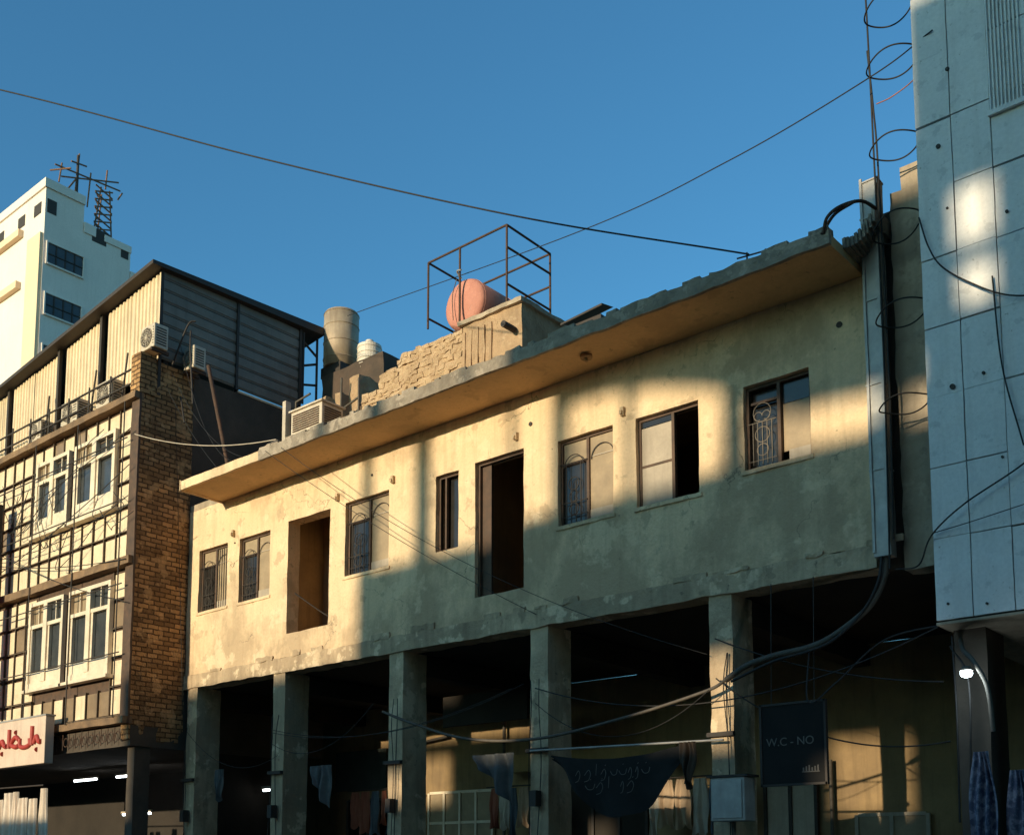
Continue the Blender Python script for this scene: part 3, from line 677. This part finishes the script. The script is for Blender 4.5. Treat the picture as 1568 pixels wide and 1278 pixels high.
q=B(); q.box(-5.4,-4.8,3.0,3.6,11.5,11.72); q.make("tank_stand",T,IRON)
T=E("white_water_tank",(-4.15,3.2,11.8))
q=B(); q.cyl((-4.15,3.2,11.38),.24,.5,'z',28); q.cyl((-4.15,3.2,11.88),.24,.08,'z',28,.10); q.cyl((-4.15,3.2,11.96),.08,.04); q.make("tank_shell",T,TANKW,smooth=False)
for z in (11.46,11.58,11.70,11.82): curves("tank_rib",T,TANKW,[[( -4.15+.243*math.cos(R(a)),3.2+.243*math.sin(R(a)),z) for a in range(0,361,15)]],.01,False)
e=E("evaporative_air_cooler",(-2.1,.2,8.8))
B().box(-2.5,-1.72,.0,.45,8.62,9.02).make("cooler_body",e,ACW,bevel=.015)
q=B()
for k in range(8): q.box(-2.44,-1.78,-.014,-.002,8.67+k*.038,8.688+k*.038); q.box(-1.72,-1.708,.05,.4,8.67+k*.038,8.688+k*.038)
q.make("cooler_louvres",e,RUST)
B().box(-2.53,-1.69,-.03,.48,9.022,9.05).make("cooler_lid",e,ACW)
q=B(); q.box(-2.5,-2.44,.0,.06,8.05,8.62); q.box(-1.78,-1.72,.0,.06,8.05,8.62); q.make("cooler_legs",e,GALV)
q=B(); q.box(-2.66,-2.58,-.05,.05,8.05,9.25); q.make("white_roof_post",None,ACW,.006,4)
q=B(); q.q((2.2,1.2,9.50),(2.95,1.2,9.56),(2.95,1.5,9.62),(2.2,1.5,9.56)); q.q((2.2,1.2,9.47),(2.95,1.2,9.53),(2.95,1.2,9.56),(2.2,1.2,9.50)); q.box(2.25,2.9,1.25,1.5,8.05,9.44,.3); q.make("dark_roof_hut",None,IRON,.01)
# ------------------------------------------------------------ tower
Tw=E("white_tower_block",(-34,12,0))
q=B()
q.box(-42,-30.77,9.27,10.95,0,29.4); q.box(-42,-30.77,10.95,13.15,0,28.2); q.box(-42,-30.77,13.15,13.45,0,26.9)
q.make("tower_body",Tw,TOWER)
q=B(); q.box(-42.1,-30.7,9.2,10.97,29.4,29.78); q.make("tower_parapet",Tw,TOWER)
q=B(); q.box(-42.1,-30.72,10.97,11.5,28.2,28.65); q.box(-31.2,-30.72,11.9,13.17,28.2,28.5); q.box(-31.5,-30.75,13.18,13.42,26.9,27.4); q.make("tower_low_parapets",Tw,TOWER)
for z1 in (27.05,24.86,22.64,20.4,18.2,16,13.8):
    z0=z1-.88
    q=B(); q.box(-30.775,-30.76,9.44,10.98,z0,z1); q.make("tower_window_glass",Tw,BGLASS)
    q=B(); 
    q.box(-30.77,-30.70,9.38,9.44,z0-.06,z1+.06); q.box(-30.77,-30.70,10.98,11.04,z0-.06,z1+.06); q.box(-30.77,-30.70,9.44,10.98,z1,z1+.06); q.box(-30.77,-30.68,9.44,10.98,z0-.06,z0)
    q.make("tower_window_surround",Tw,TOWER)
    q=B(); q.box(-30.76,-30.73,9.44,10.98,z0+.4,z0+.44)
    for yy in (9.8,10.2,10.6): q.box(-30.76,-30.73,yy,yy+.05,z0,z1)
    q.make("tower_window_bars",Tw,IRON)
q=B()
for z in (27.9,25.6): q.box(-42,-32.6,9.05,9.27,z,z+.3)
q.make("tower_front_bands",Tw,OCHRE)
q=B(); q.box(-31.9,-30.80,9.12,9.27,0,27.4); q.make("tower_corner_pilaster",Tw,OCHRE)
q=B(); q.box(-30.79,-30.755,9.35,9.75,28.35,28.95); q.box(-30.79,-30.755,11.35,12.0,28.0,28.62); q.box(-30.79,-30.755,12.7,13.05,27.85,28.2); q.make("tower_dark_openings",Tw,IRON)
q=B()
for x in (-31.7,-33.1,-35,-37): q.box(x,x+.6,9.25,9.268,28.4,28.9)
q.make("tower_front_openings",Tw,IRON)
An=E("rooftop_antenna_mast",(-31.5,11.5,30)); X=-31.4
g=[]
for (ya,yb) in ((11.7,12.1),(12.6,12.5)): g.append([(X,ya,28.5),(X,yb-.1,31.0)])
g.append([(X-.6,12.2,28.5),(X-.5,12.3,31.0)])
for k in range(7):
    z=28.6+k*.35; g.append([(X,11.75,z),(X,12.55,z+.3)]); g.append([(X,12.55,z),(X,11.75,z+.3)]); g.append([(X,11.75,z),(X-.6,12.2,z+.2)])
g+=[[(X,9.9,31.0),(X,12.9,31.25)],[(X,10.2,30.6),(X,12.8,31.6)],[(X,10.8,29.7),(X,10.95,32.0)],[(X,10.4,30.0),(X,10.9,30.9)],[(X,11.4,29.8),(X,11.5,31.4)],[(X,12.2,31),(X,12.25,31.9)],[(X,10.6,31.5),(X,11.3,31.6)],[(X,12.8,30.8),(X,13.0,31.2)],[(X,10.1,30.3),(X,10.2,31.2)],[(X-.4,9.9,30.9),(X+.4,10.4,30.9)]]
curves("antenna_lattice",An,M("orange_brown_steel",(.26,.14,.08),(.14,.085,.05),5),g,.035,False)
curves("antenna_base",An,IRON,[[(X,10.9,29.4),(X,10.9,31.9)],[(X,12.4,28.2),(X,12.4,29)]],.06,False)
# ------------------------------------------------------------ cables
def cable(P,r=.012,mat=BLACK,name="overhead_cable",n=12): return curves(name,None,mat,[P],r,True,n)
cable([(-8.0,-7.6,14.3),(-2.58,-4.95,12.0),(.9,-3.3,10.36),(3.88,-1.87,9.07),(6.35,-.85,8.12)],.010)
cable([(-4.6,3,12.6),(2.73,.94,10.6),(5.6,.1,10.0),(7.57,-.44,9.80),(8.3,-.62,9.85)],.007)
cable(sagline((-5.34,-1.15,9.05),(-1.7,-.9,8.1),.15),.008,ACW)
for a,b,s_ in (((-5.3,-.5,10.4),(-2.6,-.88,8.05),.3),((-5.2,-.4,10.9),(-2.9,-.86,8.06),.45),((-5.3,-.6,10.1),(-3.3,-.86,8.05),.1),((-2.0,-.88,8.0),(2.75,-.05,4.85),.12),((-1.6,-.88,7.95),(5.3,-.1,4.0),.35),((-5.3,-.4,9.8),(-5.2,-.1,4.2),-.05)):
    cable(sagline(a,b,s_),.0045)
cable([(5.6,-.2,3.66),(5.3,-.2,3.55),(4.19,-.3,3.32),(2.88,-.25,3.19),(1.7,-.25,3.28),(.63,-.2,3.58),(-.04,-.15,3.81)],.02,GCABLE)
for i in range(8):
    random.seed(100+i)
    a=random.choice((-5.1,-2.7,.1,2.75,5.4)); b=a+random.choice((2.65,2.65,5.3)); b=min(b,8)
    cable(sagline((a,-.08,random.uniform(2.9,4.3)),(b,-.08-random.uniform(0,.3),random.uniform(2.8,4.4)),random.uniform(.1,.5)),random.choice((.004,.005,.008)),BLACK)
for a in (-5.1,-2.66,.06,2.74,5.42):
    random.seed(int(a*10))
    g=[]
    for k in range(2):
        x=a+random.uniform(-.12,.12); g.append([(x,-.03,4.0),(x+random.uniform(-.05,.05),-.06,3.6),(x+random.uniform(-.05,.05),-.05,2.9),(x+random.uniform(-.08,.08),-.03,1.8)])
    curves("column_cable_bundle",None,BLACK,g,.006)
    q=B(); q.box(a-.17,a+.17,-.06,.0,3.05,3.1); q.box(a-.04,a+.06,-.14,-.02,2.35,2.55); q.make("column_bracket_box",None,IRON,.005)
for i in range(5):
    random.seed(40+i); cable(sagline((-12,-1.2,random.uniform(7,9.6)),(-5.4,-1.2,random.uniform(6,9.6)),random.uniform(.1,.5)),.008)
g=[]
for i in range(14):
    random.seed(60+i); x=random.uniform(-10.5,-6); z=random.uniform(7.5,9.7); g.append([(x,-1.2,z),(x+random.uniform(-.5,.5),-1.24,z-random.uniform(.3,.9)),(x+random.uniform(.2,.9),-1.22,z-.4),(x+random.uniform(.4,1.2),-1.2,z+random.uniform(-.5,.2))])
curves("tangled_front_cables",None,BLACK,g,.007)
curves("right_cable_tangle",None,BLACK,[[(6.6,-.2,3.9),(6.62,-.3,3.3),(6.9,-.2,3.5),(7.4,-.1,3.9),(8.2,-.2,3.95)],[(8.12,-.3,3.8),(8.2,-.5,3.0),(8.15,-.4,2.0)],[(8.1,-.3,3.7),(8.35,-.6,3.3),(8.3,-.5,2.4)]],.010)
# ------------------------------------------------------------ opposite side of the street (unseen, shaped to cast the shadows)
DY=35.0; az=R(6); el=R(9)
ox=-DY*math.tan(az); oz=DY*math.tan(el)/math.cos(az)
OB=E("opposite_building",(0,-36,0))
q=B()
def sh(x0,x1,z0,z1,dy=0): q.box(x0+ox,x1+ox,-DY-.3-dy,-DY-dy,max(0,z0+oz),z1+oz)
def holes(L): return [(a+ox,b+ox,c+oz,d+oz) for a,b,c,d in L]
q.wall(-.80+ox,12+ox,0,6.02+oz,-DY-.3,-DY,holes([(4.5,5.6,2.95,4.05),(1.9,2.5,3.0,3.5),(-.4,.7,2.5,2.95),(6.6,7.0,2.2,2.7)]),3)
q.wall(-5.4+ox,-.80+ox,0,4.62+oz,-DY-.3,-DY,holes([(-3.95,-3.05,3.4,4.3)]),3)
sh(-30,-5.4,-6,1.9)
sh(2.4,12,6.0,6.18)
for a,b,t in ((-.72,-.52,8.2),(.42,.72,8.2),(2.24,2.34,8.2),(2.98,3.22,8.4),(4.12,4.24,8.4),(5.50,5.80,8.4),(7.45,7.65,7)): sh(a,b,6.0,t)
q.make("opposite_shadow_walls",OB,OPP)  # unseen shell; skyline, posts and holes shaped to throw the facade light pattern
q=B()
zz=[(3.0,7.85),(3.6,7.85),(4.4,7.72),(5.1,7.5),(5.6,7.25),(6.2,6.95),(7.0,6.88),(8.05,6.78)]
for (a,za),(b,zb) in zip(zz[:-1],zz[1:]):
    q.q((a+ox,-DY,za+oz),(b+ox,-DY,zb+oz),(b+ox,-DY,8.75+oz),(a+ox,-DY,8.75+oz))
    q.q((a+ox,-DY-2,za+oz),(a+ox,-DY-2,8.75+oz),(b+ox,-DY-2,8.75+oz),(b+ox,-DY-2,zb+oz))
    q.q((a+ox,-DY,8.75+oz),(b+ox,-DY,8.75+oz),(b+ox,-DY-2,8.75+oz),(a+ox,-DY-2,8.75+oz))
q.wall(8.05+ox,16+ox,6.0+oz,10.2+oz,-DY-.3,-DY,holes([(8.50,8.80,6.85,7.25),(8.47,8.82,7.45,8.05)]),3)
q.make("opposite_shadow_canopy",OB,OPP)  # unseen; lower edge and openings cut to shape the upper shadow and lit spots
def block(name,x0,x1,y0,y1,h):
    e=E(name,((x0+x1)/2,(y0+y1)/2,0))
    B().box(x0,x1,y0,y1,0,h).make("walls",e,OPP)
    q=B()
    zf=3.2
    while zf<h-1.5:
        x=x0+1.2
        while x<x1-2: q.box(x,x+1.3,y1-.02,y1+.03,zf,zf+1.4); x+=2.9
        zf+=3.2
    q.make("windows",e,GLASS)
    q=B(); q.box(x0-.2,x1+.2,y1,y1+.35,h-.3,h); q.make("parapet",e,CONC)
block("opposite_tall_sky_blocker",9.5,45,-50,-21,27)  # unseen, added to block sky light and deepen the shaded walls
block("opposite_far_sky_blocker",-90,-46,-60,-22,20)  # unseen, added as a second sky occluder on the left
block("opposite_low_shops",-24,9,-33,-24,6.0)
# ------------------------------------------------------------ light
Ld=Vector((-math.sin(az)*math.cos(el),-math.cos(az)*math.cos(el),math.sin(el)))
sn=bpy.data.lights.new("sun",'SUN'); sn.energy=5.0; sn.angle=R(.55); sn.color=(1,.85,.58)
so=bpy.data.objects.new("sun",sn); so.rotation_euler=Ld.to_track_quat('Z','Y').to_euler(); so.location=(0,-20,30); COL.objects.link(so)
w=bpy.data.worlds.new("World"); sc.world=w; w.use_nodes=True; nt=w.node_tree
sky=nt.nodes.new("ShaderNodeTexSky"); sky.sky_type='NISHITA'; sky.sun_disc=False; sky.sun_elevation=el; sky.sun_rotation=math.atan2(Ld.x,Ld.y)
sky.air_density=1.0; sky.dust_density=.7; sky.ozone_density=2.0
mx=nt.nodes.new("ShaderNodeMix"); mx.data_type='RGBA'; mx.blend_type='MULTIPLY'; mx.inputs[0].default_value=1; mx.inputs[7].default_value=(.64,1.34,1.60,1)
nt.links.new(sky.outputs[0],mx.inputs[6])
bg=nt.nodes["Background"]; bg.inputs[1].default_value=.15; nt.links.new(mx.outputs[2],bg.inputs[0])
# ------------------------------------------------------------ camera
cam=bpy.data.cameras.new("camera"); co=bpy.data.objects.new("camera",cam); COL.objects.link(co)
cam.sensor_width=36; cam.lens=1700/1568*36; cam.clip_end=2000; cam.clip_start=.05
cam.shift_y=(1134-639)/1568.
co.location=(11.7,-11.1,1.6); co.rotation_euler=(R(90)+math.atan(.1118),0,R(40.29))
sc.camera=co
sc.view_settings.view_transform='Standard'; sc.view_settings.look='None'; sc.view_settings.exposure=0
